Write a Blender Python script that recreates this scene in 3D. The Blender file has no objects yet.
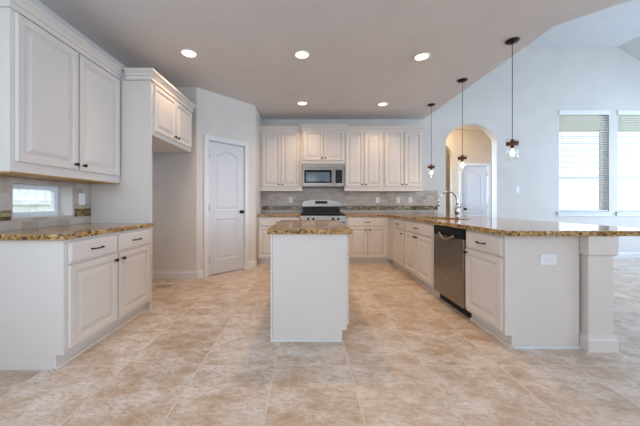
import bpy, bmesh, math, random
from mathutils import Vector, Matrix
random.seed(4)
S = bpy.context.scene
COL = S.collection
PI = math.pi

# ------------------------------------------------------------------ camera, world, daylight, exposure
cam_d = bpy.data.cameras.new('camera'); cam = bpy.data.objects.new('camera', cam_d); COL.objects.link(cam)
cam.location = (0, 0, 1.12); cam.rotation_euler = (PI/2, 0, 0)
cam_d.sensor_width = 36; cam_d.sensor_fit = 'HORIZONTAL'; cam_d.lens = 272/640*36
cam_d.shift_x = 14/640; cam_d.shift_y = -9.5/640
cam_d.clip_start = 0.05
S.camera = cam
S.view_settings.view_transform = 'Standard'; S.view_settings.look = 'None'
S.view_settings.gamma = 1.0; S.view_settings.use_curve_mapping = False
S.view_settings.exposure = 0.04

W = bpy.data.worlds.new('daylight'); S.world = W; W.use_nodes = True
bg = W.node_tree.nodes['Background']
bg.inputs[0].default_value = (0.76, 0.87, 1.0, 1); bg.inputs[1].default_value = 2.7

def area(name, loc, rot, sx, sy, power, color):
    l = bpy.data.lights.new(name, 'AREA'); l.shape = 'RECTANGLE'; l.size = sx; l.size_y = sy
    l.energy = power; l.color = color
    o = bpy.data.objects.new(name, l); COL.objects.link(o); o.location = loc; o.rotation_euler = rot
    return o
DAY = (0.49, 0.70, 1.0); REAR_DAY = (0.90, 0.90, 1.0)
# daylight entering by the windows of the rear wall (behind the camera) and of the right wall
for x, p, c in ((-0.3, 21, REAR_DAY), (1.9, 9, REAR_DAY), (4.6, 9, REAR_DAY)):
    area('window_daylight', (x, -3.44, 1.55), (PI/2, 0, 0), 1.7, 2.0, p, c)
# blue lamp at an invented bay window, added to brighten the near left panels
area('window_daylight', (-1.79, -0.20, 1.65), (PI/2, 0, -PI/4), 0.95, 1.5, 36, (0.58, 0.775, 1.0))
for y in (-1.2, 1.6, 4.0):
    area('window_daylight', (8.14, y, 1.8), (PI/2, 0, PI/2), 1.6, 2.0, 105, DAY)
WARM = (1.0, 0.70, 0.42)
DOWNLIGHT_W = 66
PENDANT_W = 2

# ------------------------------------------------------------------ materials
def mat(name, color=(0.8, 0.8, 0.8), rough=0.5, metal=0.0, spec=0.5, emit=None, estr=0.0):
    m = bpy.data.materials.new(name); m.use_nodes = True
    b = m.node_tree.nodes['Principled BSDF']
    b.inputs['Base Color'].default_value = (*color, 1); b.inputs['Roughness'].default_value = rough
    b.inputs['Metallic'].default_value = metal; b.inputs['Specular IOR Level'].default_value = spec
    if emit:
        b.inputs['Emission Color'].default_value = (*emit, 1); b.inputs['Emission Strength'].default_value = estr
    return m
class NT:
    def __init__(s, m): s.t = m.node_tree; s.b = s.t.nodes['Principled BSDF']
    def n(s, typ, **kw):
        o = s.t.nodes.new(typ)
        for k, v in kw.items():
            if k in o.inputs: o.inputs[k].default_value = v
            else: setattr(o, k, v)
        return o
    def l(s, a, b): s.t.links.new(a, b)
    def coord(s): return s.n('ShaderNodeTexCoord').outputs['Object']
    def ramp(s, fac, stops):
        r = s.n('ShaderNodeValToRGB'); e = r.color_ramp.elements
        while len(e) < len(stops): e.new(0.5)
        for i, (p, c) in enumerate(stops): e[i].position = p; e[i].color = (*c, 1)
        s.l(fac, r.inputs[0]); return r.outputs[0]
    def mix(s, fac, a, b, blend='MIX'):
        m = s.n('ShaderNodeMix', data_type='RGBA', blend_type=blend)
        if isinstance(fac, (int, float)): m.inputs[0].default_value = fac
        else: s.l(fac, m.inputs[0])
        for i, v in ((6, a), (7, b)):
            if isinstance(v, tuple): m.inputs[i].default_value = (*v, 1)
            else: s.l(v, m.inputs[i])
        return m.outputs[2]
    def noise(s, vec, scale, detail=4, rough=0.6):
        o = s.n('ShaderNodeTexNoise'); o.inputs['Scale'].default_value = scale
        o.inputs['Detail'].default_value = detail; o.inputs['Roughness'].default_value = rough
        s.l(vec, o.inputs['Vector']); return o.outputs['Fac']
    def bump(s, h, strength=0.2, dist=0.003):
        o = s.n('ShaderNodeBump'); o.inputs['Strength'].default_value = strength; o.inputs['Distance'].default_value = dist
        s.l(h, o.inputs['Height']); s.l(o.outputs[0], s.b.inputs['Normal'])

def paint(name, c, rough=0.6, amt=0.03, scale=3.0):
    m = mat(name, c, rough); t = NT(m); co = t.coord()
    n = t.noise(co, scale, 3)
    lo = tuple(max(0, v*(1-amt)) for v in c); hi = tuple(min(1, v*(1+amt)) for v in c)
    t.l(t.ramp(n, [(0.3, lo), (0.7, hi)]), t.b.inputs['Base Color'])
    t.bump(t.noise(co, 220, 2), 0.05, 0.001)
    return m
M = {}
M['wall'] = paint('wall_paint', (0.68, 0.635, 0.585), 0.75)
M['ceil'] = paint('ceiling_paint', (0.68, 0.65, 0.635), 0.85)
M['ceil_great'] = paint('great_room_ceiling_paint', (0.63, 0.62, 0.61), 0.85)
M['cab'] = paint('cabinet_paint', (0.70, 0.635, 0.575), 0.38, 0.015)
M['trim'] = paint('trim_paint', (0.72, 0.71, 0.70), 0.4, 0.01)
M['hall'] = paint('hall_paint', (0.66, 0.54, 0.40), 0.75)
M['door'] = paint('door_paint', (0.63, 0.63, 0.645), 0.4, 0.01)
M['bronze'] = mat('oil_rubbed_bronze', (0.035, 0.024, 0.018), 0.42, 0.75)
M['copper'] = mat('aged_copper', (0.11, 0.048, 0.027), 0.45, 0.7)
M['black'] = mat('black_enamel', (0.010, 0.010, 0.012), 0.3, spec=0.2)
M['iron'] = mat('cast_iron', (0.015, 0.015, 0.016), 0.55)
M['darkglass'] = mat('dark_glass', (0.008, 0.010, 0.013), 0.12, spec=0.2)
M['panelglass'] = mat('microwave_window', (0.10, 0.16, 0.21), 0.10)  # bluish base colour stands in for the reflection of a window
M['chrome'] = mat('chrome', (0.50, 0.50, 0.51), 0.16, 1.0)
M['plastic'] = mat('white_plastic', (0.82, 0.82, 0.81), 0.35)
M['slot'] = mat('outlet_slot', (0.05, 0.05, 0.05), 0.5)
M['vinyl'] = mat('white_vinyl', (0.80, 0.81, 0.82), 0.4)
M['blind'] = mat('blind_slat', (0.82, 0.81, 0.78), 0.5)
M['lens'] = mat('downlight_lens', (1, 0.9, 0.75), 0.5, emit=(1.0, 0.80, 0.50), estr=2.6)
M['bulb'] = mat('lamp_filament', (1, 0.85, 0.6), 0.4, emit=(1.0, 0.72, 0.42), estr=1.9)
M['cord'] = mat('brown_cord', (0.06, 0.04, 0.03), 0.6)
M['hose'] = mat('braided_hose', (0.62, 0.60, 0.56), 0.4, 0.3)
M['brass'] = mat('brass_fitting', (0.55, 0.38, 0.12), 0.35, 0.9)
M['fence'] = paint('fence_wood', (0.85, 0.85, 0.85), 0.8, 0.12, 8)
M['soffit'] = paint('soffit_paint', (0.85, 0.80, 0.70), 0.8)
M['siding'] = paint('house_siding', (0.55, 0.60, 0.66), 0.8)
M['roof'] = paint('roof_shingle', (0.33, 0.36, 0.42), 0.9, 0.15, 6)

def mk_maple():
    m = mat('unfinished_maple', (0.5, 0.3, 0.12), 0.55); t = NT(m); mp = t.n('ShaderNodeMapping'); mp.inputs['Scale'].default_value = (2, 14, 14); t.l(t.coord(), mp.inputs[0])
    t.l(t.ramp(t.noise(mp.outputs[0], 4, 5), [(0.3, (0.34, 0.17, 0.04)), (0.7, (0.58, 0.36, 0.11))]), t.b.inputs['Base Color']); return m
M['maple'] = mk_maple()
def mk_brick():
    m = mat('post_brick', (0.25, 0.14, 0.09), 0.9); t = NT(m); co = t.coord()
    sx = t.n('ShaderNodeSeparateXYZ'); t.l(co, sx.inputs[0]); cx = t.n('ShaderNodeCombineXYZ')
    ad = t.n('ShaderNodeMath', operation='ADD'); t.l(sx.outputs[0], ad.inputs[0]); t.l(sx.outputs[1], ad.inputs[1])
    t.l(ad.outputs[0], cx.inputs[0]); t.l(sx.outputs[2], cx.inputs[1])
    b = t.n('ShaderNodeTexBrick'); b.inputs['Scale'].default_value = 1; b.inputs['Brick Width'].default_value = 0.2
    b.inputs['Row Height'].default_value = 0.07; b.inputs['Mortar Size'].default_value = 0.006
    b.inputs['Color1'].default_value = (0.25, 0.14, 0.09, 1); b.inputs['Color2'].default_value = (0.17, 0.09, 0.06, 1)
    b.inputs['Mortar'].default_value = (0.4, 0.36, 0.3, 1)
    t.l(cx.outputs[0], b.inputs['Vector']); t.l(b.outputs[0], t.b.inputs['Base Color'])
    return m
M['brick'] = mk_brick()
def mk_grass():
    m = mat('lawn', (0.2, 0.3, 0.1), 0.9); t = NT(m); co = t.coord()
    t.l(t.ramp(t.noise(co, 3, 6), [(0.3, (0.16, 0.22, 0.08)), (0.7, (0.34, 0.38, 0.2))]), t.b.inputs['Base Color'])
    return m
M['grass'] = mk_grass()

def mk_steel():
    m = mat('stainless_steel', (0.26, 0.25, 0.24), 0.33, 1.0); t = NT(m)
    mp = t.n('ShaderNodeMapping'); mp.inputs['Scale'].default_value = (1, 1, 90); t.l(t.coord(), mp.inputs[0])
    n = t.noise(mp.outputs[0], 4, 3)
    t.l(t.ramp(n, [(0.3, (0.27, 0.25, 0.225)), (0.7, (0.35, 0.325, 0.295))]), t.b.inputs['Base Color'])
    t.bump(n, 0.03, 0.001)
    return m
M['steel'] = mk_steel()
def mk_clear():
    m = bpy.data.materials.new('clear_glass'); m.use_nodes = True; nt = m.node_tree
    nt.nodes.remove(nt.nodes['Principled BSDF']); out = nt.nodes['Material Output']
    tr = nt.nodes.new('ShaderNodeBsdfTransparent'); tr.inputs[0].default_value = (0.97, 0.98, 0.98, 1)
    gl = nt.nodes.new('ShaderNodeBsdfGlossy'); gl.inputs['Roughness'].default_value = 0.03
    lw = nt.nodes.new('ShaderNodeLayerWeight'); lw.inputs['Blend'].default_value = 0.5
    pw = nt.nodes.new('ShaderNodeMath'); pw.operation = 'POWER'; pw.inputs[1].default_value = 4.0
    fr = nt.nodes.new('ShaderNodeMath'); fr.operation = 'MULTIPLY_ADD'; fr.inputs[1].default_value = 0.6; fr.inputs[2].default_value = 0.03
    nt.links.new(lw.outputs['Facing'], pw.inputs[0]); nt.links.new(pw.outputs[0], fr.inputs[0])
    mx = nt.nodes.new('ShaderNodeMixShader')
    nt.links.new(fr.outputs[0], mx.inputs[0]); nt.links.new(tr.outputs[0], mx.inputs[1]); nt.links.new(gl.outputs[0], mx.inputs[2])
    nt.links.new(mx.outputs[0], out.inputs[0]); return m
M['glass'] = mk_clear()

def mk_granite():
    m = mat('golden_granite', (0.5, 0.35, 0.2), 0.10, spec=0.2); t = NT(m); co = t.coord()
    n1 = t.noise(co, 7, 6, 0.65); n2 = t.noise(co, 34, 5, 0.7); n3 = t.noise(co, 75, 3, 0.6)
    base = t.ramp(n1, [(0.32, (0.09, 0.038, 0.010)), (0.44, (0.34, 0.155, 0.035)), (0.55, (0.50, 0.28, 0.08)), (0.70, (0.60, 0.44, 0.23))])
    v = t.n('ShaderNodeTexVoronoi'); v.inputs['Scale'].default_value = 48; t.l(co, v.inputs['Vector'])
    base = t.mix(0.4, base, t.ramp(v.outputs['Color'], [(0.1, (0.16, 0.08, 0.03)), (0.5, (0.48, 0.29, 0.11)), (0.9, (0.72, 0.60, 0.42))]))
    dark = t.ramp(n2, [(0.52, (0, 0, 0)), (0.58, (1, 1, 1))])
    c = t.mix(dark, base, (0.045, 0.03, 0.02))
    light = t.ramp(n3, [(0.60, (0, 0, 0)), (0.68, (0.6, 0.6, 0.6))])
    c = t.mix(light, c, (0.78, 0.72, 0.6))
    t.l(c, t.b.inputs['Base Color']); return m
M['granite'] = mk_granite()

def mk_floor():
    m = mat('travertine_tile', (0.6, 0.5, 0.4), 0.3); t = NT(m); co = t.coord()
    mp = t.n('ShaderNodeMapping'); mp.inputs['Location'].default_value = (-0.30 + 0.515*10, -1.88 + 0.515*20, 0); t.l(co, mp.inputs[0])
    b = t.n('ShaderNodeTexBrick', offset=0.0, squash=1.0); b.inputs['Scale'].default_value = 1
    b.inputs['Brick Width'].default_value = 0.515; b.inputs['Row Height'].default_value = 0.515
    b.inputs['Mortar Size'].default_value = 0.0042; b.inputs['Mortar Smooth'].default_value = 0.2
    b.inputs['Color1'].default_value = (0, 0, 0, 1); b.inputs['Color2'].default_value = (1, 1, 1, 1)
    b.inputs['Mortar'].default_value = (0.5, 0.5, 0.5, 1); t.l(mp.outputs[0], b.inputs['Vector'])
    st = t.n('ShaderNodeMapping'); st.inputs['Scale'].default_value = (1.0, 1.35, 1); st.inputs['Rotation'].default_value = (0, 0, 0.35); t.l(co, st.inputs[0])
    # every tile its own cut of stone
    ofs = t.n('ShaderNodeVectorMath', operation='SCALE'); ofs.inputs['Scale'].default_value = 13.0; t.l(b.outputs['Color'], ofs.inputs[0])
    av = t.n('ShaderNodeVectorMath', operation='ADD'); t.l(st.outputs[0], av.inputs[0]); t.l(ofs.outputs[0], av.inputs[1])
    n1 = t.noise(av.outputs[0], 4.5, 9, 0.74); st2 = t.n('ShaderNodeMapping'); st2.inputs['Scale'].default_value = (0.8, 1.9, 1); t.l(av.outputs[0], st2.inputs[0]); n2 = t.noise(st2.outputs[0], 26, 7, 0.82)
    c = t.ramp(n1, [(0.33, (0.42, 0.25, 0.135)), (0.44, (0.56, 0.41, 0.295)), (0.53, (0.70, 0.585, 0.49)), (0.64, (0.82, 0.74, 0.68))])
    c = t.mix(t.ramp(n2, [(0.38, (0.75, 0.75, 0.75)), (0.52, (0, 0, 0))]), c, (0.36, 0.25, 0.165))
    c = t.mix(0.22, c, t.ramp(b.outputs['Color'], [(0, (0.46, 0.31, 0.20)), (1, (0.74, 0.66, 0.58))]))
    gf = t.n('ShaderNodeMath', operation='MULTIPLY'); gf.inputs[1].default_value = 0.65; t.l(b.outputs['Fac'], gf.inputs[0])
    c = t.mix(gf.outputs[0], c, (0.70, 0.62, 0.54))
    t.l(c, t.b.inputs['Base Color'])
    t.l(t.ramp(n2, [(0.3, (0.42, 0.42, 0.42)), (0.7, (0.24, 0.24, 0.24))]), t.b.inputs['Roughness'])
    inv = t.n('ShaderNodeMath', operation='MULTIPLY_ADD'); inv.inputs[1].default_value = -1.0; t.l(b.outputs['Fac'], inv.inputs[0]); t.l(n2, inv.inputs[2])
    t.bump(inv.outputs[0], 0.12, 0.003)
    return m
M['floor'] = mk_floor()

def tile_mat(name, bw, rh, mortar, stops, mcol, rough, off=0.5, ns=14):
    """wall tile; runs along X+Y so that it fits any upright wall"""
    m = mat(name, (0.5, 0.45, 0.4), rough); t = NT(m); co = t.coord()
    sx = t.n('ShaderNodeSeparateXYZ'); t.l(co, sx.inputs[0]); cx = t.n('ShaderNodeCombineXYZ')
    ad = t.n('ShaderNodeMath', operation='ADD'); t.l(sx.outputs[0], ad.inputs[0]); t.l(sx.outputs[1], ad.inputs[1])
    t.l(ad.outputs[0], cx.inputs[0]); t.l(sx.outputs[2], cx.inputs[1])
    b = t.n('ShaderNodeTexBrick', offset=off); b.inputs['Scale'].default_value = 1
    b.inputs['Brick Width'].default_value = bw; b.inputs['Row Height'].default_value = rh; b.inputs['Mortar Size'].default_value = mortar
    b.inputs['Color1'].default_value = (0, 0, 0, 1); b.inputs['Color2'].default_value = (1, 1, 1, 1); b.inputs['Mortar'].default_value = (0.5, 0.5, 0.5, 1)
    t.l(cx.outputs[0], b.inputs['Vector'])
    n = t.noise(co, ns, 5, 0.7)
    f = t.mix(0.5, b.outputs['Color'], n)
    c = t.ramp(f, stops)
    c = t.mix(b.outputs['Fac'], c, mcol)
    t.l(c, t.b.inputs['Base Color']); return m
M['splash'] = tile_mat('travertine_wall_tile', 0.15, 0.075, 0.003, [(0.2, (0.38, 0.30, 0.23)), (0.5, (0.48, 0.40, 0.325)), (0.8, (0.58, 0.50, 0.43))], (0.50, 0.44, 0.37), 0.4)
M['mosaic'] = tile_mat('mosaic_tile', 0.050, 0.030, 0.002, [(0.22, (0.02, 0.012, 0.006)), (0.40, (0.09, 0.05, 0.018)), (0.52, (0.30, 0.20, 0.07)), (0.62, (0.06, 0.04, 0.02)), (0.8, (0.50, 0.40, 0.25))], (0.14, 0.11, 0.06), 0.2, ns=30)

# ------------------------------------------------------------------ mesh helpers
class MB:
    def __init__(s): s.bm = bmesh.new()
    def face(s, vs, smooth=False):
        try:
            f = s.bm.faces.new(vs); f.smooth = smooth
        except ValueError: pass
    def box(s, x0, x1, y0, y1, z0, z1):
        v = [s.bm.verts.new(p) for p in ((x0,y0,z0),(x1,y0,z0),(x1,y1,z0),(x0,y1,z0),(x0,y0,z1),(x1,y0,z1),(x1,y1,z1),(x0,y1,z1))]
        for f in ((0,3,2,1),(4,5,6,7),(0,1,5,4),(1,2,6,5),(2,3,7,6),(3,0,4,7)): s.face([v[i] for i in f])
        return s
    def loops(s, loops, cap0=True, cap1=True, smooth=False, closed=True):
        """bridge a list of equally long 3-D loops"""
        L = [[s.bm.verts.new(p) for p in lp] for lp in loops]; n = len(L[0])
        for a, b in zip(L, L[1:]):
            for i in range(n if closed else n-1):
                j = (i+1) % n; s.face([a[i], a[j], b[j], b[i]], smooth)
        if cap0: s.face(list(reversed(L[0])))
        if cap1: s.face(L[-1])
        return s
    def rects(s, x0, x1, z0, z1, prof):
        """concentric rectangles in the XZ plane: prof = [(inset, y), ...]"""
        return s.loops([[(x0+i, y, z0+i), (x1-i, y, z0+i), (x1-i, y, z1-i), (x0+i, y, z1-i)] for i, y in prof])
    def lathe(s, prof, axis='z', c=(0,0,0), n=20, cap0=True, cap1=True):
        """prof = [(radius, height along axis)]"""
        out = []
        for r, h in prof:
            lp = []
            for k in range(n):
                a = 2*PI*k/n; u, v = r*math.cos(a), r*math.sin(a)
                p = {'z': (u, v, h), 'y': (u, h, v), 'x': (h, u, v)}[axis]
                lp.append((p[0]+c[0], p[1]+c[1], p[2]+c[2]))
            out.append(lp)
        return s.loops(out, cap0, cap1, True)
    def tube(s, pts, r, n=10):
        pts = [Vector(p) for p in pts]; rs = r if isinstance(r, (list, tuple)) else [r]*len(pts); out = []
        up = None
        for i, p in enumerate(pts):
            d = (pts[min(i+1, len(pts)-1)] - pts[max(i-1, 0)]).normalized()
            if up is None: up = Vector((0,0,1)) if abs(d.z) < 0.9 else Vector((1,0,0))
            a = d.cross(up).normalized(); b = a.cross(d).normalized(); up = b
            out.append([tuple(p + a*rs[i]*math.cos(2*PI*k/n) + b*rs[i]*math.sin(2*PI*k/n)) for k in range(n)])
        return s.loops(out, True, True, True)
    def prism(s, poly, axis, a, b, holes=()):
        """polygon (2-D) with holes, extruded along axis from a to b"""
        def P(p, h): return {'z': (p[0], p[1], h), 'y': (p[0], h, p[1]), 'x': (h, p[0], p[1])}[axis]
        tmp = bmesh.new(); edges = []
        for lp in [poly] + list(holes):
            vs = [tmp.verts.new(P(p, a)) for p in lp]
            for i in range(len(vs)): edges.append(tmp.edges.new((vs[i], vs[(i+1) % len(vs)])))
        bmesh.ops.triangle_fill(tmp, use_beauty=True, use_dissolve=False, edges=edges)
        r = bmesh.ops.extrude_face_region(tmp, geom=list(tmp.faces))
        dv = Vector(P((0, 0), b-a)); bmesh.ops.translate(tmp, vec=dv, verts=[g for g in r['geom'] if isinstance(g, bmesh.types.BMVert)])
        me = bpy.data.meshes.new('tmp'); tmp.to_mesh(me); tmp.free(); s.bm.from_mesh(me); bpy.data.meshes.remove(me)
        return s
    def build(s, name, material, parent=None, loc=None, rz=0.0, bevel=0.0, weld=True):
        bmesh.ops.recalc_face_normals(s.bm, faces=list(s.bm.faces))
        me = bpy.data.meshes.new(name); s.bm.to_mesh(me); s.bm.free()
        me.materials.append(M[material] if isinstance(material, str) else material)
        o = bpy.data.objects.new(name, me); COL.objects.link(o)
        if parent: o.parent = parent
        if loc: o.location = loc
        if rz: o.rotation_euler = (0, 0, rz)
        if bevel:
            b = o.modifiers.new('bevel', 'BEVEL'); b.width = bevel; b.segments = 3; b.limit_method = 'ANGLE'; b.angle_limit = math.radians(40)
        return o
def tag(o, label, cat, group=None):
    o['label'] = label; o['category'] = cat
    if group: o['group'] = group
    return o
def thing(name, label, cat, loc=(0,0,0), rz=0.0, group=None):
    o = bpy.data.objects.new(name, None); COL.objects.link(o); o.location = loc; o.rotation_euler = (0, 0, rz)
    o.empty_display_size = 0.1
    return tag(o, label, cat, group)
def struct(o): o['kind'] = 'structure'; return o
def copy_tree(o, parent=None):
    c = o.copy(); COL.objects.link(c)
    if parent: c.parent = parent
    for ch in list(o.children): copy_tree(ch, c)
    return c
def arch_pts(x0, x1, z_spring, z_top, n=18):
    """arc from (x1, spring) over to (x0, spring)"""
    w = (x1-x0)/2; h = z_top-z_spring; R = (w*w+h*h)/(2*h); cz = z_top-R; cx = (x0+x1)/2; a = math.asin(min(1, w/R))
    if h > w: a = PI - a
    return [(cx + R*math.sin(a - 2*a*k/n), cz + R*math.cos(a - 2*a*k/n)) for k in range(n+1)]

# ------------------------------------------------------------------ the room
XL, YB, YR, XR = -2.28, 5.60, -3.5, 8.2
ZC, ZG = 2.85, 4.34
PA, PB = Vector((-1.63, 4.05)), Vector((-0.895, 4.80))
XP = -0.92
struct(MB().box(XL-0.2, XR+0.2, YR-0.2, 8.2, -0.1, 0).build('floor', 'floor'))
struct(MB().prism([(XL-0.12, YR-0.12), (XR+0.12, YR-0.12), (XR+0.12, -3.13), (2.42, 2.65), (2.42, YB), (XL-0.12, YB)], 'z', ZC, ZC+0.1).build('ceiling', 'ceil'))
# great room: high flat ceiling with a slope at its right side, and the upright drop above the edge of the kitchen ceiling
g = MB()
g.prism([(2.42, ZG), (6.4, ZG), (XR+0.12, ZG-0.6*(XR+0.12-6.4)), (XR+0.12, ZG-0.6*(XR+0.12-6.4)+0.1), (6.4, ZG+0.1), (2.32, ZG+0.1), (2.32, ZG)], 'y', YR, YB+0.15)
struct(g.build('ceiling_great_room', 'ceil_great'))
g = MB(); g.prism([(2.42, YB), (2.42, 2.65), (8.2, -3.13), (8.06, -3.13), (2.32, 2.61), (2.32, YB)], 'z', ZC+0.1, ZG)
struct(g.build('wall_ceiling_drop', 'wall'))
# back wall with arch and two windows
AX0, AX1, ASP, AT = 2.88, 3.93, 2.42, 2.76
arch = [(AX0, 0.0), (AX1, 0.0)] + arch_pts(AX0, AX1, ASP, AT)
WINS = [(5.21, 6.24), (6.42, 7.45)]; WZ0, WZ1 = 0.955, 3.03
top = [(XR+0.12, ZG-0.6*(XR+0.12-6.4)), (6.4, ZG), (2.42, ZG), (2.42, ZC), (XL-0.12, ZC)]
outer = [(XL-0.12, 0), (AX0, 0)] + list(reversed(arch_pts(AX0, AX1, ASP, AT))) + [(AX1, 0), (XR+0.12, 0)] + top
struct(MB().prism(outer, 'y', YB, YB+0.15, [[(a, WZ0), (b, WZ0), (b, WZ1), (a, WZ1)] for a, b in WINS]).build('wall_back', 'wall'))
# left wall with the small window over the counter
LW = (2.105, 2.655, 1.005, 1.285)
struct(MB().prism([(YR-0.12, 0), (YB, 0), (YB, ZC), (YR-0.12, ZC)], 'x', XL-0.19, XL, [[(LW[0], LW[2]), (LW[1], LW[2]), (LW[1], LW[3]), (LW[0], LW[3])]]).build('wall_left', 'wall'))
# right and rear wall with openings for the daylight
struct(MB().prism([(YR-0.12, 0), (YB, 0), (YB, 3.32), (YR-0.12, 3.32)], 'x', XR, XR+0.12, [[(y-0.8, 0.8), (y+0.8, 0.8), (y+0.8, 2.8), (y-0.8, 2.8)] for y in (-1.2, 1.6, 4.0)]).build('wall_right', 'wall'))
struct(MB().prism([(XL, 0), (XR, 0), (XR, ZC), (XL, ZC)], 'y', YR-0.12, YR, [[(x-0.85, 0.55), (x+0.85, 0.55), (x+0.85, 2.55), (x-0.85, 2.55)] for x in (-0.3, 1.9, 4.6)]).build('wall_rear', 'wall'))
struct(MB().prism([(-0.63, 0), (0.63, 0), (0.63, ZC), (-0.63, ZC)], 'y', -0.1, 0, [[(-0.5, 0.9), (0.5, 0.9), (0.5, 2.4), (-0.5, 2.4)]]).build('wall_added_bay', 'wall', loc=(-1.84, -0.25, 0), rz=-PI/4))  # unseen angled wall, added to hold the window of the blue left lamp
struct(MB().box(-1.50, -1.40, YR, -0.70, 0, ZC).build('wall_added_bay_side', 'wall'))  # unseen, closes the added bay towards the rear wall
# nook wall, angled pantry wall, pantry side wall
struct(MB().box(XL, PA.x, PA.y, PA.y+0.1, 0, ZC).build('wall_nook', 'wall'))
PL = (PB-PA).length; PR = math.atan2(PB.y-PA.y, PB.x-PA.x)
DL0, DL1, DH = 0.173*PL, 0.792*PL, 2.10
struct(MB().prism([(0, 0), (DL0, 0), (DL0, DH), (DL1, DH), (DL1, 0), (PL, 0), (PL, ZC), (0, ZC)], 'y', 0, 0.1).build('wall_pantry', 'wall', loc=(PA.x, PA.y, 0), rz=PR))
struct(MB().prism([(PB.x, PB.y), (PB.x-0.025, YB), (PB.x-0.12, YB), (PB.x-0.09, PB.y+0.03)], 'z', 0, ZC).build('wall_pantry_side', 'wall'))

# baseboards
def bb_prof(mb, x0, x1, y=0.0, h=0.125, t=0.016):
    mb.prism([(y, 0), (y-t, 0), (y-t, h*0.72), (y-t*0.55, h*0.82), (y-t*0.4, h), (y, h)], 'x', x0, x1); return mb
struct(bb_prof(MB(), 0, PA.x-XL).build('baseboard_nook', 'trim', loc=(XL, PA.y, 0)))
b = MB(); bb_prof(b, 0, 0.10*PL-0.004); bb_prof(b, 0.862*PL, PL); struct(b.build('baseboard_pantry', 'trim', loc=(PA.x, PA.y, 0), rz=PR))
struct(bb_prof(MB(), 0, 0.13).build('baseboard_pantry_side', 'trim', loc=(PB.x, PB.y, 0), rz=PI/2+0.03))
b = MB(); bb_prof(b, AX1+0.001, XR); struct(b.build('baseboard_back', 'trim', loc=(0, YB, 0)))
struct(bb_prof(MB(), 0, PA.y-2.92).build('baseboard_left', 'trim', loc=(XL, 2.92, 0), rz=PI/2))

# hall behind the arch
HY = 6.95
HD0, HD1 = 3.98, 4.64
na = arch_pts(2.95, 3.74, 2.36, 2.68)
struct(MB().prism([(2.4, 0), (2.95, 0)] + list(reversed(na)) + [(3.74, 0), (HD0, 0), (HD0, 2.085), (HD1, 2.085), (HD1, 0), (5.1, 0), (5.1, 3.0), (2.4, 3.0)], 'y', HY, HY+0.12).build('wall_hall_back', 'hall'))
struct(MB().prism([(YB+0.15, 0), (HY+0.12, 0), (HY+0.12, 3.0), (YB+0.15, 3.0)], 'x', 2.3, 2.4, [[(5.88, 0.7), (6.78, 0.7), (6.78, 2.2), (5.88, 2.2)]]).build('wall_hall_left', 'hall'))  # opening cut for the added hall window
area('window_daylight', (2.42, 6.33, 1.45), (PI/2, 0, -PI/2), 0.8, 1.4, 26, (0.42, 0.64, 1.0)).data.spread = math.radians(70)  # blue lamp added at an unseen hall window to cool the hall door
struct(MB().box(5.0, 5.1, YB+0.15, HY, 0, 3.0).build('wall_hall_right', 'hall'))
struct(MB().box(2.3, 5.1, YB+0.15, HY+0.12, 3.0, 3.1).build('ceiling_hall', 'hall'))
g = MB(); g.box(2.4, 5.1, 8.0, 8.1, 0, 3.0); g.box(2.3, 2.4, HY+0.12, 8.1, 0, 3.0); g.box(5.1, 5.2, HY+0.12, 8.1, 0, 3.0); g.box(2.3, 5.2, HY+0.12, 8.1, 3.0, 3.1)
struct(g.build('wall_alcove', 'hall'))
hl = bpy.data.lights.new('hall_lamp', 'POINT'); hl.energy = 20; hl.color = (1.0, 0.90, 0.76); hl.shadow_soft_size = 0.15
ho = bpy.data.objects.new('hall_lamp', hl); COL.objects.link(ho); ho.location = (3.3, 6.35, 2.75)
hl2 = hl.copy(); hl2.energy = 7; ho2 = bpy.data.objects.new('alcove_fill_light', hl2); COL.objects.link(ho2); ho2.location = (3.6, 7.5, 2.8)  # second point lamp is an unseen fill, added to lift the dark alcove

# ------------------------------------------------------------------ panelled doors
def panel_loops(x0, x1, z0, z1, rise, inset, n=14):
    """outline of a panel, its top arched up in the middle by `rise` with flat shoulders"""
    a, b = x0+inset, x1-inset; out = [(a, z0+inset), (b, z0+inset)]
    for k in range(n+1):
        u = k/n; x = b + (a-b)*u
        s = 0.0
        if rise:
            s = max(0.0, 1 - abs(u-0.5)/0.44)**0.72; s = s*s*(3-2*s)
        out.append((x, z1 - inset - rise + rise*s))
    return out
def door_leaf(name, w, h, parent, t=0.035):
    """two-panel leaf, front at -y; built from backing, stiles, rails and raised panels"""
    mb = MB(); st = 0.115; rise = 0.075; d = 0.010
    mb.box(0, w, -t+d, 0, 0, h)
    z_bot, z_lock0, z_lock1, z_top = 0.22, 0.86, 1.00, h-0.12
    F = -t
    mb.box(0, st, F, F+d, 0, h); mb.box(w-st, w, F, F+d, 0, h)
    mb.box(st, w-st, F, F+d, 0, z_bot); mb.box(st, w-st, F, F+d, z_lock0, z_lock1)
    o = panel_loops(st, w-st, z_lock1, z_top, rise, 0)
    mb.prism([(w-st, h), (st, h)] + list(reversed(o[2:])), 'y', F, F+d)
    for (z0, z1, rs) in ((z_bot, z_lock0, 0), (z_lock1, z_top, rise)):
        lp = []
        for ins, y in ((0.0, F), (0.014, F+d-0.001), (0.026, F+d-0.001), (0.050, F+0.002)):
            lp.append([(x, y, z) for x, z in panel_loops(st, w-st, z0, z1, rs, ins)])
        mb.loops(lp, cap0=False)
    return mb.build('leaf', 'door', parent)
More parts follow.
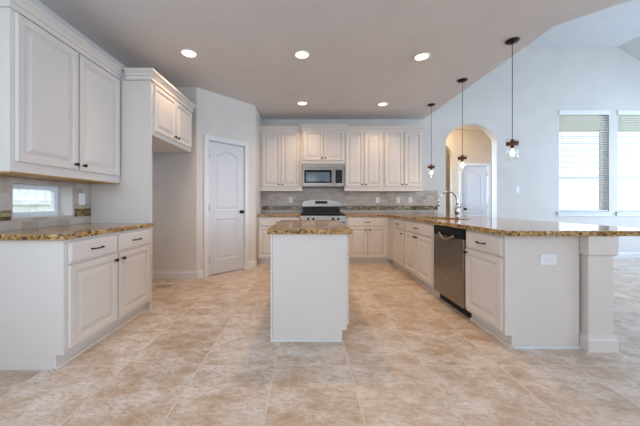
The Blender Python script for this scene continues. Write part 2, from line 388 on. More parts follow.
def door_unit(name, label_leaf, w, h, loc, rz, knob_x, hinge_x, jamb_depth):
    r = bpy.data.objects.new(name, None); COL.objects.link(r); r.location = loc; r.rotation_euler = (0, 0, rz); struct(r)
    lf = door_leaf('leaf', w-0.024, h-0.03, r); lf.location = (0.012, 0.045, 0.012)
    c = MB(); k = 0.072
    for a, b_ in ((-k, 0.002), (w-0.002, w+k)): c.box(a, b_, -0.018, -0.0005, 0, h-0.0025); 
    c.box(-k, w+k, -0.018, -0.0005, h-0.0025, h+k)
    c.box(0.0005, 0.010, -0.0005, jamb_depth, 0, h-0.001); c.box(w-0.010, w-0.0005, -0.0005, jamb_depth, 0, h-0.001); c.box(0.010, w-0.010, -0.0005, jamb_depth, h-0.012, h-0.001)
    c.build('casing', 'trim', r, bevel=0.004)
    MB().lathe([(0.028, 0.009), (0.028, 0.003), (0.011, 0.0), (0.010, -0.022), (0.024, -0.030), (0.029, -0.044), (0.022, -0.056), (0.008, -0.060)], 'y', (0, 0, 0)).build('knob', 'bronze', r, loc=(knob_x, 0.0005, 0.98))
    for z in (0.25, 1.05, h-0.22):
        MB().box(-0.006, 0.006, -0.004, 0.004, -0.045, 0.045).lathe([(0.006, -0.05), (0.006, 0.05)], 'z', (0, -0.006, 0), 10).build('hinge', 'chrome', r, loc=(hinge_x, 0.004, z))
    return r
door_unit('door_1', '', DL1-DL0, DH, (PA.x + DL0*math.cos(PR), PA.y + DL0*math.sin(PR), 0), PR, DL1-DL0-0.065, 0.012, 0.095)
door_unit('door_2', '', HD1-HD0, 2.085, (HD0, HY, 0), 0, 0.08, HD1-HD0-0.012, 0.11)

# ------------------------------------------------------------------ windows
def window_unit(name, x0, x1, z0, z1, yf, rail=None, fr=0.05, th=0.05):
    """frame in the XZ plane, glass at y = yf (local root at 0)"""
    r = bpy.data.objects.new(name, None); COL.objects.link(r); struct(r)
    f = MB(); e = 0.001
    f.prism([(x0+e, z0+e), (x1-e, z0+e), (x1-e, z1-e), (x0+e, z1-e)], 'y', yf-th/2, yf+th/2, [[(x0+fr, z0+fr), (x1-fr, z0+fr), (x1-fr, z1-fr), (x0+fr, z1-fr)]])
    if rail: f.box(x0+fr, x1-fr, yf-th/2, yf+th/2, rail-0.03, rail+0.03)
    f.build('window_frame', 'vinyl', r)
    MB().box(x0+fr, x1-fr, yf-0.003, yf+0.003, z0+fr, z1-fr).build('pane', 'glass', r)
    return r
for i, (a, b_) in enumerate(WINS):
    r = window_unit('window_%d' % (i+1), a, b_, WZ0, WZ1, YB+0.115, rail=1.66)
    MB().box(a-0.06, b_+0.06, YB-0.045, YB-0.001, WZ0-0.028, WZ0-0.001).box(a-0.04, b_+0.04, YB-0.018, YB-0.001, WZ0-0.10, WZ0-0.028).build('window_sill', 'trim', r, bevel=0.004)
r = window_unit('window_3', LW[0], LW[1], LW[2], LW[3], 0, fr=0.042, th=0.04)
r.rotation_euler = (0, 0, PI/2); r.location = (XL-0.155, 0, 0)
n_w = 4
for y in (-1.2, 1.6, 4.0):
    r = window_unit('window_%d' % n_w, -0.8, 0.8, 0.8, 2.8, 0, rail=1.8); r.rotation_euler = (0, 0, PI/2); r.location = (XR+0.08, y, 0); n_w += 1
for x in (-0.3, 1.9, 4.6):
    r = window_unit('window_%d' % n_w, -0.85, 0.85, 0.55, 2.55, 0, rail=1.55); r.location = (x, YR-0.08, 0); n_w += 1
r = window_unit('window_%d' % n_w, -0.5, 0.5, 0.9, 2.4, 0, rail=1.65); r.rotation_euler = (0, 0, -PI/4); r.location = (-1.84-0.05, -0.25-0.05, 0)  # unseen window unit of the added bay
r = window_unit('window_%d' % (n_w+1), -0.45, 0.45, 0.7, 2.2, 0, rail=1.45); r.rotation_euler = (0, 0, PI/2); r.location = (2.34, 6.33, 0)  # unseen hall window, added for the blue lamp there

# blinds
def blind(x0, x1, label):
    w = x1-x0-0.016; t = thing('window_blind', label, 'blind', ((x0+x1)/2, YB+0.035, WZ0), 0, 'blinds in the great room windows')
    MB().box(-w/2, w/2, -0.028, 0.028, WZ1-WZ0-0.055, WZ1-WZ0-0.003).box(-w/2-0.02, w/2+0.02, -0.050, -0.036, WZ1-WZ0-0.085, WZ1-WZ0+0.005).build('headrail', 'blind', t)
    s = MB(); z = 0.07; ta = math.radians(14)
    while z < WZ1-WZ0-0.09:
        c_, s_ = 0.024*math.cos(ta), 0.024*math.sin(ta)
        s.loops([[(-w/2, -c_, z+s_), (w/2, -c_, z+s_), (w/2, -c_, z+s_+0.003), (-w/2, -c_, z+s_+0.003)],
                 [(-w/2, c_, z-s_), (w/2, c_, z-s_), (w/2, c_, z-s_+0.003), (-w/2, c_, z-s_+0.003)]])
        z += 0.0495
    s.build('slats', 'blind', t)
    MB().box(-w/2, w/2, -0.025, 0.025, 0.012, 0.030).build('bottom_rail', 'blind', t)
    for x in (-w*0.36, w*0.36):
        MB().tube([(x, -0.027, 0.02), (x, -0.027, WZ1-WZ0-0.06)], 0.0012, 6).build('ladder_cord', 'blind', t)
    MB().tube([(-w*0.44, -0.034, 0.85), (-w*0.44, -0.034, WZ1-WZ0-0.09)], 0.004, 6).build('tilt_wand', 'blind', t)
    return t
blind(*WINS[0], 'white slatted blind lowered in the window nearer the arch')
blind(*WINS[1], 'white slatted blind lowered in the window cut by the right edge of the photo')

# outdoors
g = MB().box(-30, 40, -20, 60, -0.35, -0.25).build('ground', 'grass'); struct(g)
t = thing('fence', 'pale timber fence outside the small window over the left counter', 'fence', (-4.7, 4.5, -0.25))
s = MB()
for k in range(48): s.box(-0.01, 0.01, -3.5+k*0.15, -3.5+k*0.15+0.14, 0, 1.75)
s.build('boards', 'fence', t)
for z in (0.35, 1.35): MB().box(0.012, 0.05, -3.5, 3.7, z, z+0.09).build('rail', 'fence', t)
t = thing('neighbor_house', 'grey house with a shingled roof beyond the timber fence', 'house', (-13, 12.0, -0.25))
MB().box(-3, 3, -5, 5, 0, 2.9).build('walls', 'siding', t)
MB().prism([(-3.5, 2.9), (3.5, 2.9), (0, 5.0)], 'y', -5.4, 5.4).build('roof', 'roof', t)
t = thing('patio_cover', 'tan soffit of the patio roof seen at the top of the windows', 'patio roof', (6.9, 6.7, -0.25))
MB().box(-1.6, 2.6, -0.9, 0.85, 3.35, 3.48).build('soffit', 'soffit', t)
MB().box(1.03, 1.13, 0.55, 0.67, 0, 3.348).build('post', 'brick', t)

# ------------------------------------------------------------------ cabinet helpers (faces at local y = 0, looking along -y)
def raised(mb, x0, x1, z0, z1, fr=0.058, t=0.020, e=0.001):
    mb.rects(x0, x1, z0, z1, [(0, -e), (0, -t+0.004), (0.004, -t), (fr-0.014, -t), (fr-0.006, -t+0.004), (fr-0.002, -t+0.014), (fr+0.008, -t+0.014), (fr+0.038, -t+0.003), (fr+0.042, -t+0.002)]); return mb
def slabfront(mb, x0, x1, z0, z1, t=0.020, e=0.001):
    mb.rects(x0, x1, z0, z1, [(0, -e), (0, -t+0.007), (0.005, -t+0.005), (0.016, -t), (0.018, -t)]); return mb
def knob(parent, x, z, t=0.020):
    return MB().lathe([(0.009, -t-0.0002), (0.008, -t-0.004), (0.006, -t-0.012), (0.014, -t-0.018), (0.0155, -t-0.024), (0.011, -t-0.030), (0.003, -t-0.032)], 'y', (0, 0, 0), 14).build('knob', 'bronze', parent, loc=(x, 0, z))
def pull(parent, x, z, t=0.020, w=0.105):
    m = MB(); h = w/2
    m.tube([(-h, -t-0.0002, 0), (-h, -t-0.014, 0), (-h*0.92, -t-0.022, 0), (-h*0.5, -t-0.027, 0), (0, -t-0.029, 0), (h*0.5, -t-0.027, 0), (h*0.92, -t-0.022, 0), (h, -t-0.014, 0), (h, -t-0.0002, 0)], [0.007, 0.006, 0.0055, 0.005, 0.0055, 0.005, 0.0055, 0.006, 0.007], 8)
    return m.build('pull', 'bronze', parent, loc=(x, 0, z))
def door(parent, x0, x1, z0, z1, kx=None, kz=None, fr=0.058):
    d = raised(MB(), x0, x1, z0, z1, fr).build('door', 'cab', parent)
    if kx is not None: knob(d, kx, kz)
    return d
def drawer(parent, x0, x1, z0, z1, has_pull=True):
    d = slabfront(MB(), x0, x1, z0, z1).build('drawer', 'cab', parent)
    if has_pull: pull(d, (x0+x1)/2, (z0+z1)/2)
    return d
CT0, CT1 = 0.875, 0.915       # underside and top of the granite
CROWN = [(0.0, 0.0), (0.014, 0.0), (0.016, 0.030), (0.005, 0.034), (0.005, 0.044), (0.016, 0.050), (0.022, 0.066), (0.036, 0.076), (0.036, 0.081), (0.046, 0.084), (0.046, 0.108)]
def crown(parent, x0, x1, depth, z0, prof=CROWN, left=True, right=True, e=0.0015):
    """moulding round the front and both sides, mitred"""
    lp = []
    for o, z in prof:
        a = x0-o-e if left else x0; b = x1+o+e if right else x1
        lp.append([(a, depth, z0+z), (a, -o-e, z0+z), (b, -o-e, z0+z), (b, depth, z0+z)])
    return MB().loops(lp).build('crown_moulding', 'cab', parent)
def carcass(mb, x0, x1, depth, toe=0.052, z1=CT0-0.001, kick=0.095):
    mb.box(x0, x1, 0, depth, kick, z1); mb.box(x0, x1, toe, depth, 0, kick)
    mb.box(x0, x1, toe-0.014, toe, 0, 0.02)
    return mb
ROT_L, ROT_R = PI/2, -PI/2
DR0, DR1, DO0, DO1 = 0.705, 0.852, 0.125, 0.69

# ------------------------------------------------------------------ left run
FX = -1.64; y0, y1 = 1.84, 2.868
w = y1-y0
t = thing('base_cabinet', 'cream base cabinet with two drawers and two doors under the small window', 'cabinet', (FX, (y0+y1)/2, 0), ROT_L)
m = carcass(MB(), -w/2, w/2, 0.637); m.box(-w/2-0.012, -w/2, 0.062, 0.637, 0, 0.018)
m.build('body', 'cab', t)
h = w/2
drawer(t, -h+0.03, -0.008, DR0, DR1); drawer(t, 0.008, h-0.03, DR0, DR1)
door(t, -h+0.03, -0.008, DO0, DO1, -0.045, DO1-0.05); door(t, 0.008, h-0.03, DO0, DO1, 0.045, DO1-0.05)
g = MB().box(XL+0.012, -1.608, 1.80, 2.872, 0, CT1-CT0).build('countertop', 'granite', loc=(0, 0, CT0), bevel=0.006)
tag(g, 'short granite countertop under the small window on the left', 'countertop')

UX = -1.965; u0, u1 = 1.805, 2.868; w = u1-u0; h = w/2
t = thing('wall_cabinet', 'cream two-door wall cabinet above the small window on the left', 'cabinet', (UX, (u0+u1)/2, 1.335), ROT_L)
MB().box(-h, h, 0, 0.312, 0, 1.085).box(-h-0.004, h, -0.004, 0.0, 0.0, 0.03).build('body', 'cab', t)
MB().box(-h+0.002, h-0.002, 0.006, 0.310, -0.010, -0.0005).build('bottom_board', 'maple', t)
door(t, -h+0.03, -0.008, 0.07, 1.075, -0.042, 0.115); door(t, 0.008, h-0.02, 0.07, 1.075, 0.042, 0.115)
crown(t, -h, h, 0.312, 1.086, right=False)

# tall end panel and the cabinet over the refrigerator space
g = MB().box(0, 0.638, 0, 0.022, 0, 2.42).build('end_panel', 'cab', loc=(XL+0.002, 2.874, 0))
tag(g, 'tall cream side panel between the left counter and the refrigerator space', 'panel')
w = 3.89-2.90; h = w/2
t = thing('refrigerator_cabinet', 'cream deep two-door cabinet high over the empty refrigerator space', 'cabinet', (FX, 2.90+h, 1.85), ROT_L)
MB().box(-h, h, 0, 0.636, 0, 0.57).build('body', 'cab', t)
door(t, -h+0.03, -0.006, 0.05, 0.55, -0.04, 0.09, 0.05); door(t, 0.006, h-0.03, 0.05, 0.55, 0.04, 0.09, 0.05)
crown(t, -h-0.026, h, 0.255, 0.573)

# ------------------------------------------------------------------ back wall, uppers
UY = 5.27
def upper(x0, x1, z0, z1, fy, label, doors, cz, left=True, right=True, kz=0.045, dtop=0.09, dbot=0.08, grp='wall cabinets of the back wall'):
    t = thing('wall_cabinet', label, 'cabinet', ((x0+x1)/2, fy, z0), 0, grp); h = (x1-x0)/2
    MB().box(-h, h, 0, YB-fy-0.002, 0, z1-z0-0.108).build('body', 'cab', t)
    MB().box(-h, h, -0.014, 0, 0, 0.03).build('light_rail', 'cab', t)
    for (a, b_, side) in doors:
        a -= (x0+x1)/2; b_ -= (x0+x1)/2
        door(t, a, b_, dbot, z1-z0-0.112, (b_-0.03 if side > 0 else a+0.03), dbot+kz, 0.055)
    crown(t, -h, h, YB-fy-0.002, z1-z0-0.108, left=left, right=right)
    return t
def XU(px): return (px-306)*UY/272
upper(-0.918, -0.077, 1.362, 2.61, UY, 'cream two-door wall cabinet left of the microwave', [(XU(262.0), XU(280.2), 1), (XU(281.2), XU(299.3), -1)], 0, left=False, right=False)
upper(-0.074, 0.742, 1.885, 2.63, UY-0.05, 'short cream two-door cabinet right above the microwave', [(-0.052, 0.327, 1), (0.341, 0.72, -1)], 0, dbot=0.06, dtop=0.09)
upper(0.745, 1.502, 1.362, 2.61, UY, 'cream two-door wall cabinet right beside the microwave', [(XU(345.4), XU(362.9), 1), (XU(364.2), XU(381.3), -1)], 0, left=False, right=False)
upper(1.505, 2.262, 1.362, 2.61, UY, 'cream two-door wall cabinet at the right end of the back wall', [(XU(384.6), XU(402.8), 1), (XU(404.4), XU(421.3), -1)], 0, left=False)

# base cabinets of the back wall
BY = 5.0
def base(x0, x1, label, parts, name='base_cabinet', depth=YB-BY-0.002, grp='base cabinets of the back wall'):
    t = thing(name, label, 'cabinet', ((x0+x1)/2, BY, 0), 0, grp); c = (x0+x1)/2
    carcass(MB(), x0-c, x1-c, depth).build('body', 'cab', t); parts(t, c); return t
def p1(t, c):
    drawer(t, -0.87-c, -0.125-c, DR0, DR1)
    door(t, -0.87-c, -0.503-c, DO0, DO1, -0.53-c, DO1-0.05); door(t, -0.492-c, -0.125-c, DO0, DO1, -0.462-c, DO1-0.05)
base(-0.898, -0.102, 'cream base cabinet between the pantry corner and the range', p1)
def p2(t, c):
    drawer(t, 0.763-c, 1.489-c, DR0, DR1)
    door(t, 0.763-c, 1.121-c, DO0, DO1, 1.09-c, DO1-0.05); door(t, 1.131-c, 1.489-c, DO0, DO1, 1.162-c, DO1-0.05)
base(0.722, 2.13, 'cream base cabinet with one wide drawer right of the range', p2)
g = MB().box(-0.893, -0.104, 4.965, YB-0.014, 0, CT1-CT0).build('countertop', 'granite', loc=(0, 0, CT0), bevel=0.006)
tag(g, 'small granite countertop between the pantry corner and the range', 'countertop')

# ------------------------------------------------------------------ peninsula
PX = 1.545; PD = 2.119-PX
def pen(y_near, y_far, label, fn, solid=True):
    c = (y_near+y_far)/2; h = (y_far-y_near)/2
    t = thing('base_cabinet', label, 'cabinet', (PX, c, 0), ROT_R, 'base cabinets of the peninsula')
    if solid: carcass(MB(), -h, h, PD).build('body', 'cab', t)
    else:
        m = MB(); k = 0.095
        m.box(-h, h, 0.02, PD, k, 0.655); MB().box(-h, h, 0, 0.0195, k, CT0-0.001).build('face_frame', 'cab', t)
        m.box(-h, h, 0.06, PD, 0, k); m.box(-h, h, 0.046, 0.06, 0, 0.02)
        m.build('body', 'cab', t)
    fn(t, lambda y: c-y)          # world y -> local x
    return t
def pc(t, L):
    drawer(t, L(4.775), L(4.255), DR0, DR1); door(t, L(4.775), L(4.255), DO0, DO1, L(4.31), DO1-0.05)
pen(4.232, 4.998, 'cream base cabinet with one drawer and door in the peninsula corner', pc)
def ps(t, L):
    d = drawer(t, L(4.205), L(3.325), DR0, DR1)
    door(t, L(4.205), L(3.771), DO0, DO1, L(3.80), DO1-0.035); door(t, L(3.759), L(3.325), DO0, DO1, L(3.73), DO1-0.035)
pen(3.252, 4.229, 'cream base cabinet below the sink between dishwasher and corner cabinet', ps, False)
def pe(t, L):
    drawer(t, L(2.605), L(2.128), DR0, DR1); door(t, L(2.605), L(2.128), DO0, DO1, L(2.575), DO1-0.03)
    MB().box(L(2.110), L(2.110)+0.013, 0.06, PD, 0, 0.02).build('shoe_moulding', 'trim', t)
pen(2.110, 2.624, 'cream end cabinet of the peninsula nearest the camera, beside the dishwasher', pe)
g = MB().box(0, 0.02, 0, 4.99-2.285, 0, CT0-0.001).build('back_panel', 'cab', loc=(2.1215, 2.285, 0))
tag(g, 'plain cream panel closing the great room side of the peninsula cabinets', 'panel')

# dishwasher
DY0, DY1 = 2.629, 3.247; h = (DY1-DY0)/2
t = thing('dishwasher', 'stainless steel dishwasher built into the peninsula', 'dishwasher', (PX, (DY0+DY1)/2, 0), ROT_R)
MB().box(-h, h, 0.012, 0.56, 0.09, CT0-0.006).build('body', 'black', t)
MB().box(-h+0.002, h-0.002, 0.055, 0.5, 0.0, 0.088).build('toe_kick', 'black', t)
d = MB().box(-h+0.003, h-0.003, -0.024, 0.010, 0.10, 0.765).build('door', 'steel', t, bevel=0.005)
MB().lathe([(0.014, -0.0245), (0.014, -0.0265), (0.012, -0.027)], 'y', (0, 0, 0), 20).build('badge', 'chrome', d, loc=(0.0, 0, 0.30))
c = MB().box(-h+0.003, h-0.003, -0.022, 0.010, 0.768, CT0-0.010).build('control_panel', 'black', t, bevel=0.004)
pts = [(-0.16 + 0.32*k/12, -0.030 - 0.018*math.sin(PI*k/12), 0.79 - 0.055*math.sin(PI*k/12)) for k in range(13)]
MB().tube(pts, 0.013, 10).build('handle', 'steel', t)
MB().box(-h+0.01, -h+0.10, -0.0235, -0.0222, 0.80, 0.835).build('display', 'darkglass', c)

# post
t = thing('post', 'square white post holding the bar end of the peninsula counter', 'post', (2.2365, 2.1575, 0))
def sq(mb, prof): return mb.loops([[(-r, -r, z), (r, -r, z), (r, r, z), (-r, r, z)] for r, z in prof])
sq(MB(), [(0.0945, 0.0), (0.0945, CT0-0.002)]).build('shaft', 'cab', t)
def ring(mb, r0, prof):
    lo = [(r0, prof[0][1])] + prof + [(r0, prof[-1][1])]
    return mb.loops([[(-r, -r, z), (r, -r, z), (r, r, z), (-r, r, z)] for r, z in lo], False, False)
ring(MB(), 0.0948, [(0.113, 0.0), (0.113, 0.085), (0.106, 0.10), (0.102, 0.125)]).build('plinth', 'cab', t)
ring(MB(), 0.0948, [(0.100, 0.72), (0.112, 0.735), (0.114, CT0-0.002)]).build('capital', 'cab', t)

# worktop of the back wall and peninsula (one slab, cut out for the sink)
SX0, SX1, SY0, SY1 = 1.68, 2.10, 3.42, 4.12
RC = 0.07
corner = [(1.51 + RC - RC*math.cos(a), 2.03 + RC - RC*math.sin(a)) for a in [PI/2*k/6 for k in range(7)]]
poly = [(0.724, YB-0.014), (0.724, 4.965), (1.51, 4.965)] + corner + [(2.78, 2.03), (2.78, YB-0.014)]
g = MB().prism(poly, 'z', 0, CT1-CT0, [[(SX0, SY0), (SX1, SY0), (SX1, SY1), (SX0, SY1)]]).build('countertop', 'granite', loc=(0, 0, CT0), bevel=0.006)
tag(g, 'long granite worktop running from the range round the corner along the peninsula', 'countertop')
t = thing('sink', 'undermount sink in the peninsula worktop in front of the faucet', 'sink', ((SX0+SX1)/2, (SY0+SY1)/2, CT0))
sx, sy = (SX1-SX0)/2+0.012, (SY1-SY0)/2+0.012
def rr(a, b_, z): return [(-a, -b_, z), (a, -b_, z), (a, b_, z), (-a, b_, z)]
MB().loops([rr(sx, sy, -0.0015), rr(sx, sy, -0.19), rr(sx-0.008, sy-0.008, -0.19), rr(sx-0.008, sy-0.008, -0.0015)], False, False).loops([rr(sx, sy, -0.196), rr(sx, sy, -0.188)]).loops([rr(sx, sy, -0.0015), rr(sx-0.008, sy-0.008, -0.0015)], False, False).build('basin', 'steel', t)
MB().lathe([(0.04, 0), (0.04, 0.004), (0.02, 0.002)], 'z', (0, 0, 0), 20).build('drain', 'chrome', t, loc=(0, 0, -0.1875))

t = thing('faucet', 'tall chrome gooseneck faucet behind the peninsula sink', 'faucet', (2.25, 4.05, CT1+0.0005))
MB().lathe([(0.030, 0), (0.030, 0.008), (0.022, 0.016), (0.021, 0.03), (0.033, 0.06), (0.036, 0.10), (0.028, 0.14), (0.018, 0.165), (0.014, 0.18)], 'z').build('base', 'chrome', t)
pts = [(0, 0, 0.17), (0, 0, 0.22)] + [(-0.135 + 0.135*math.cos(a), 0, 0.243 + 0.135*math.sin(a)) for a in [PI*k/14 for k in range(15)]] + [(-0.27, 0, 0.213)]
MB().tube(pts, 0.0115, 12).build('spout', 'chrome', t)
MB().lathe([(0.0135, 0.0), (0.016, -0.01), (0.016, -0.05), (0.012, -0.056)], 'z', (0, 0, 0), 14).build('spray_head', 'chrome', t, loc=(-0.27, 0, 0.218))
MB().tube([(0.02, -0.01, 0.13), (0.05, -0.02, 0.165), (0.065, -0.025, 0.215)], [0.010, 0.007, 0.009], 10).build('handle', 'chrome', t)

# ------------------------------------------------------------------ island
IX0, IX1, IY0, IY1 = -0.2825, 0.356, 2.215, 3.34
t = thing('kitchen_island', 'white-panelled kitchen island cabinet standing alone mid-floor', 'island', ((IX0+IX1)/2, (IY0+IY1)/2, 0))
hw, hd = (IX1-IX0)/2, (IY1-IY0)/2
m = MB(); m.box(-hw+0.001, hw-0.021, -hd+0.004, hd, 0.095, CT0-0.001); m.box(-hw+0.001, hw-0.08, -hd+0.004, hd, 0, 0.095)
m.build('body', 'cab', t)
m = MB().prism([(-hw+0.012, 0), (hw-0.062, 0), (hw-0.062, 0.092), (hw-0.022, 0.092), (hw-0.022, CT0-0.001), (-hw+0.012, CT0-0.001)], 'y', -hd-0.006, -hd+0.003)
m.build('end_panel', 'cab', t)
m = MB().box(-hw-0.004, -hw+0.010, -hd-0.010, -hd+0.02, 0, CT0-0.001); m.build('corner_bead', 'trim', t, bevel=0.003)
m = MB().box(-hw-0.006, hw-0.062, -hd-0.018, -hd-0.0065, 0, 0.018); m.build('shoe_moulding', 'trim', t, bevel=0.004)
i0 = -hd+0.03
for k in range(2):
    a = i0 + k*0.535
    d = raised(MB(), -a-0.525, -a, DO0, DO1).build('door', 'cab', t, loc=(hw-0.021, 0, 0), rz=PI/2); d.data.transform(Matrix.Rotation(PI, 4, 'Z') @ Matrix.Scale(-1, 4, (0, 1, 0))); d.data.flip_normals()
    d2 = slabfront(MB(), a, a+0.525, DR0, DR1).build('drawer', 'cab', t, loc=(hw-0.021, 0, 0), rz=PI/2)
    pull(d2, a+0.2625, (DR0+DR1)/2); knob(d, a+(0.49 if k == 0 else 0.035), DO1-0.05)
g = MB().prism([(-0.31, 2.17), (0.375, 2.17), (0.375, 3.40), (-0.31, 3.40)], 'z', 0, CT1-CT0).build('countertop', 'granite', loc=(0, 0, CT0), bevel=0.006)
tag(g, 'rectangular granite countertop on the freestanding island', 'countertop')

# ------------------------------------------------------------------ range and microwave
RX0, RX1 = -0.098, 0.718; hw = (RX1-RX0)/2; RY = 4.94
t = thing('gas_range', 'stainless steel gas range with black cooktop against the back wall', 'stove', ((RX0+RX1)/2, RY, 0))
D = YB-0.02-RY
MB().box(-hw+0.004, hw-0.004, 0.03, D, 0.02, 0.885).build('body', 'black', t)
MB().box(-hw+0.003, hw-0.003, -0.012, 0.028, 0.22, 0.775).build('oven_door', 'steel', t, bevel=0.005)
MB().box(-hw+0.12, hw-0.12, -0.0135, -0.0125, 0.36, 0.63).build('oven_window', 'darkglass', t)
MB().tube([(-hw+0.07, -0.013, 0.725), (-hw+0.07, -0.05, 0.725), (-hw+0.12, -0.06, 0.725), (hw-0.12, -0.06, 0.725), (hw-0.07, -0.05, 0.725), (hw-0.07, -0.013, 0.725)], 0.011, 10).build('oven_handle', 'steel', t)
MB().box(-hw+0.003, hw-0.003, -0.010, 0.028, 0.03, 0.212).build('storage_drawer', 'steel', t, bevel=0.004)
m = MB().prism([(-0.016, 0.785), (0.03, 0.785), (0.03, 0.896), (-0.002, 0.896)], 'x', -hw+0.002, hw-0.002); m.build('control_panel', 'steel', t)
for px in (308.2, 313.4, 333.0, 338.4):
    x = (px-306)*(RY-0.02)/272 - (RX0+RX1)/2
    MB().lathe([(0.022, -0.010), (0.022, -0.018), (0.018, -0.020), (0.016, -0.042), (0.012, -0.044)], 'y', (0, 0, 0), 16).build('burner_knob', 'black', t, loc=(x, 0, 0.842))
MB().box(-hw+0.002, hw-0.002, 0.0305, D-0.075, 0.8855, 0.905).build('cooktop', 'black', t, bevel=0.004)
for bx in (-0.20, 0.20):
    for by in (0.16, 0.42):
        MB().lathe([(0.05, 0), (0.05, 0.008), (0.034, 0.012), (0.034, 0.020), (0.01, 0.022)], 'z', (0, 0, 0), 18).build('burner', 'iron', t, loc=(bx, by, 0.9055))
def grate(cx):
    m = MB(); r = 0.007; z = 0.945; a, b_ = 0.19, 0.235
    for x in (-a, 0, a): m.box(x-r, x+r, -b_, b_, z-0.012, z)
    for y in (-b_, -0.13, 0, 0.13, b_): m.box(-a, a, y-r, y+r, z-0.012, z)
    for x in (-a, a):
        for y in (-b_, b_): m.box(x-r, x+r, y-r, y+r, 0.9055, z-0.012)
    return m.build('grate', 'iron', t, loc=(cx, 0.29, 0))
grate(-0.20); grate(0.20)
MB().box(-hw+0.03, hw-0.03, D-0.07, D, 0.9055, 1.055).build('back_riser', 'black', t)
n = 16
top = [(-hw+0.015 + (2*hw-0.03)*k/n, 1.165 + 0.042*math.sin(PI*k/n)) for k in range(n+1)]
top[0] = (top[0][0], 1.14); top[-1] = (top[-1][0], 1.14)
bgd = MB().prism([(hw-0.015, 1.056), (-hw+0.015, 1.056)] + top, 'y', D-0.075, D).build('backguard', 'steel', t, bevel=0.006)
MB().box(-0.125, 0.125, D-0.0785, D-0.0765, 1.115, 1.172).build('display', 'darkglass', bgd)

t = thing('microwave', 'stainless steel over-the-range microwave below the short wall cabinet', 'microwave', (0.325, 5.19, 1.445)); hw = 0.395
MB().box(-hw, hw, 0.03, YB-5.19-0.004, 0.0, 0.435).build('body', 'steel', t)
MB().box(-hw+0.02, hw-0.02, 0.06, 0.30, -0.006, -0.0005).build('vent_grille', 'black', t)
MB().box(-hw, hw, -0.004, 0.028, 0.355, 0.435).build('top_vent', 'steel', t, bevel=0.004)
d = MB().box(-hw, 0.212, -0.008, 0.028, 0.012, 0.352).build('door', 'steel', t, bevel=0.004)
MB().box(-hw+0.035, 0.165, -0.0105, -0.0085, 0.065, 0.315).build('window_frame', 'darkglass', d)
MB().box(-hw+0.075, 0.125, -0.012, -0.0108, 0.095, 0.27).build('window', 'panelglass', d)
MB().tube([(0.19, -0.0085, 0.045), (0.19, -0.034, 0.05), (0.19, -0.038, 0.18), (0.19, -0.034, 0.32), (0.19, -0.0085, 0.325)], 0.009, 10).build('handle', 'steel', d)
c = MB().box(0.216, hw, -0.008, 0.028, 0.012, 0.352).build('control_panel', 'steel', t, bevel=0.004)
MB().box(0.235, hw-0.025, -0.0105, -0.0085, 0.06, 0.318).build('keypad', 'black', c)

# ------------------------------------------------------------------ tiled backsplashes
t = thing('backsplash', 'travertine tile backsplash along the back wall behind the range', 'backsplash', (0, YB-0.0015, 0))
MB().box(-0.905, 2.705, -0.011, 0, CT1+0.001, 1.36).box(2.27, 2.705, -0.011, 0, 1.36, 1.388).build('field_tile', 'splash', t)
MB().box(-0.905, 2.705, -0.0135, -0.0112, 0.985, 1.075).build('mosaic_band', 'mosaic', t)
t = thing('backsplash', 'travertine tile backsplash around the small window on the left wall', 'backsplash', (XL+0.0015, 0, 0))
a0, a1 = 1.80, 2.866
m = MB().prism([(a0, CT1+0.001), (a1, CT1+0.001), (a1, 1.32), (a0, 1.32)], 'x', 0, 0.009, [[(LW[0], LW[2]), (LW[1], LW[2]), (LW[1], LW[3]), (LW[0], LW[3])]])
m.build('field_tile', 'splash', t)
for a, b_ in ((a0, LW[0]-0.012), (LW[1]+0.012, a1)):
    MB().box(0.0092, 0.0115, a, b_, 0.99, 1.068).build('mosaic_band', 'mosaic', t)

# ------------------------------------------------------------------ outlets and switches (face towards local -y)
def outlet(label, loc, rz=0.0, horizontal=False, kind='outlet', w=0.075, h=0.118):
    t = thing('wall_outlet' if kind == 'outlet' else 'light_switch', label, kind, loc, rz, 'cover plates on walls and cabinets')
    if horizontal: w, h = h, w
    MB().rects(-w/2, w/2, -h/2, h/2, [(0, 0), (0, -0.003), (0.004, -0.006), (0.006, -0.006)]).build('cover_plate', 'plastic', t)
    if kind == 'outlet':
        for s in (-1, 1):
            ox, oz = (s*0.022, 0) if horizontal else (0, s*0.022)
            k = MB().lathe([(0.0165, -0.0062), (0.0165, -0.0075), (0.015, -0.008)], 'y', (ox, 0, oz), 16).build('socket', 'plastic', t)
            m = MB()
            for q in (-0.006, 0.006):
                cx, cz = (ox, oz+q) if horizontal else (ox+q, oz)
                e1, e2 = (0.004, 0.001) if horizontal else (0.001, 0.004)
                m.box(cx-e1, cx+e1, -0.0085, -0.0081, cz-e2, cz+e2)
            m.build('slots', 'slot', k)
    else:
        MB().box(-0.016, 0.016, -0.010, -0.0062, -0.032, 0.032).build('rocker', 'plastic', t)
    return t
yb = YB-0.0127
outlet('white outlet on the tiles between pantry corner and range', (-0.315, yb, 1.185))
outlet('white outlet on the tiles, first one right of the range', (1.47, yb, 1.19))
outlet('white outlet on the tiles, middle of the three right of the range', (1.895, yb, 1.19))
outlet('white light switch on the tiles near the right end of the backsplash', (2.14, yb, 1.195), kind='switch')
outlet('white switch plate on the pantry side wall beside the small counter', (-0.906, 5.12, 1.18), PI/2+0.03, kind='switch')
outlet('white outlet on the tiles right of the small window', (XL+0.0112, 2.755, 1.165), PI/2)
outlet('white sideways outlet on the end panel of the peninsula', (1.88, 2.1095, 0.685), horizontal=True, w=0.085, h=0.128)
outlet('white light switch on the great room wall between arch and window', (4.35, YB-0.0005, 1.40), kind='switch', h=0.125)

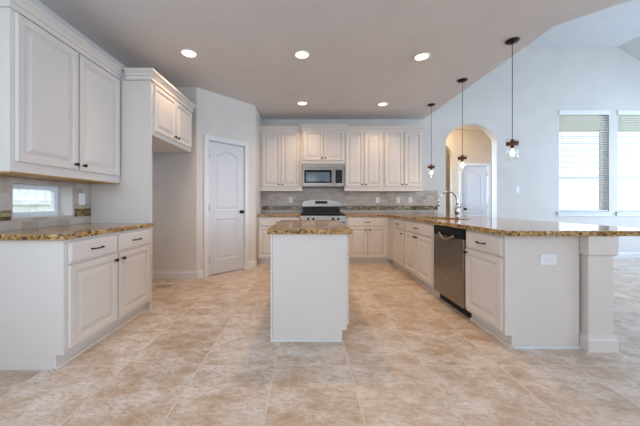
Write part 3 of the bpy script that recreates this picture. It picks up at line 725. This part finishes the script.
# ------------------------------------------------------------------ lamps
def downlight(x, y, label, k=1.0):
    t = thing('recessed_light', label, 'ceiling light', (x, y, ZC), 0, 'recessed ceiling lights of the kitchen')
    r = [(0.075, -0.002), (0.098, -0.001), (0.099, -0.006), (0.092, -0.011), (0.078, -0.009), (0.075, -0.002)]
    MB().lathe(r, 'z', (0, 0, 0), 32, False, False).build('trim_ring', 'trim', t)
    MB().lathe([(0.0745, -0.0015), (0.0745, -0.004), (0.06, -0.006)], 'z', (0, 0, 0), 32).build('lens', 'lens', t)
    l = bpy.data.lights.new('downlight_lamp', 'SPOT'); l.energy = DOWNLIGHT_W*k; l.color = WARM; l.spot_size = math.radians(130); l.spot_blend = 0.7; l.shadow_soft_size = 0.07
    o = bpy.data.objects.new('downlight_lamp', l); COL.objects.link(o); o.parent = t; o.location = (0, 0, -0.02)
downlight(-1.347, 3.13, 'lit recessed ceiling light above the refrigerator cabinet', 0.5)
downlight(-0.046, 3.16, 'lit recessed ceiling light above the island, nearer row')
downlight(1.364, 3.20, 'lit recessed ceiling light above the dishwasher')
downlight(-0.065, 4.69, 'lit recessed ceiling light in front of the cabinet left of the microwave', 0.58)
downlight(1.335, 4.73, 'lit recessed ceiling light in front of the right back cabinets', 0.5)

def pendant(y, label):
    t = thing('pendant_light', label, 'pendant lamp', (2.19, y, ZC), 0, 'glass jar pendants over the peninsula')
    MB().lathe([(0.062, -0.0005), (0.066, -0.008), (0.055, -0.018), (0.02, -0.026), (0.008, -0.034)], 'z', (0, 0, 0), 24).build('canopy', 'bronze', t)
    MB().tube([(0, 0, -0.03), (0, 0, -1.06)], 0.0035, 8).build('cord', 'cord', t)
    zt = -1.06
    MB().lathe([(0.006, zt+0.012), (0.016, zt+0.004), (0.018, zt-0.012), (0.052, zt-0.016), (0.057, zt-0.020), (0.057, zt-0.050), (0.053, zt-0.053), (0.0, zt-0.053)], 'z', (0, 0, 0), 24, True, False).build('cap', 'copper', t)
    m = MB(); P_ = [(0.046, zt-0.0535), (0.049, zt-0.070), (0.051, zt-0.085), (0.051, zt-0.195), (0.046, zt-0.207)]
    m.lathe(P_ + [(0.030, zt-0.210), (0.0, zt-0.210)], 'z', (0, 0, 0), 28, False, False)
    m.build('glass_jar', 'glass', t)
    sk = MB().lathe([(0.016, zt-0.0535), (0.016, zt-0.085), (0.012, zt-0.087)], 'z', (0, 0, 0), 16).build('socket', 'copper', t)
    MB().lathe([(0.011, zt-0.0875), (0.013, zt-0.100), (0.021, zt-0.118), (0.024, zt-0.135), (0.019, zt-0.155), (0.009, zt-0.165), (0.001, zt-0.167)], 'z', (0, 0, 0), 18).build('bulb', 'bulb', sk)
    m = MB().tube([(-0.056, 0, zt-0.030), (-0.064, 0, zt-0.028), (-0.064, 0, zt+0.002), (-0.045, 0, zt+0.010), (0.045, 0, zt+0.010), (0.064, 0, zt+0.002), (0.064, 0, zt-0.028), (0.056, 0, zt-0.030)], 0.0018, 6).build('bail_wire', 'copper', t)
    l = bpy.data.lights.new('pendant_lamp', 'POINT'); l.energy = PENDANT_W; l.color = WARM; l.shadow_soft_size = 0.03
    o = bpy.data.objects.new('pendant_lamp', l); COL.objects.link(o); o.parent = t; o.location = (0, 0, zt-0.195)
pendant(2.887, 'glass jar pendant lamp nearest the camera, above the dishwasher')
pendant(3.81, 'glass jar pendant lamp in front of the arch, above the sink')
pendant(4.753, 'glass jar pendant lamp farthest back, next to the right wall cabinet')

# loose water line left on the floor of the refrigerator space
t = thing('water_line', 'coiled supply hose lying on the floor of the refrigerator space', 'hose', (-1.98, 3.66, 0))
pts = [(0.09*math.cos(a)*(1-0.03*a) + 0.01*a, 0.05*math.sin(a), 0.007 + 0.0035*a) for a in [2*PI*2.2*k/44 for k in range(45)]]
pts += [(pts[-1][0]-0.05, pts[-1][1]+0.05, 0.05), (pts[-1][0]-0.12, pts[-1][1]+0.12, 0.035)]
MB().tube(pts, 0.006, 8).build('hose', 'hose', t)
MB().lathe([(0.012, 0), (0.012, 0.018), (0.016, 0.02), (0.016, 0.034), (0.008, 0.036)], 'y', (0, 0, 0), 12).build('fitting', 'brass', t, loc=(pts[-1][0], pts[-1][1], pts[-1][2]))
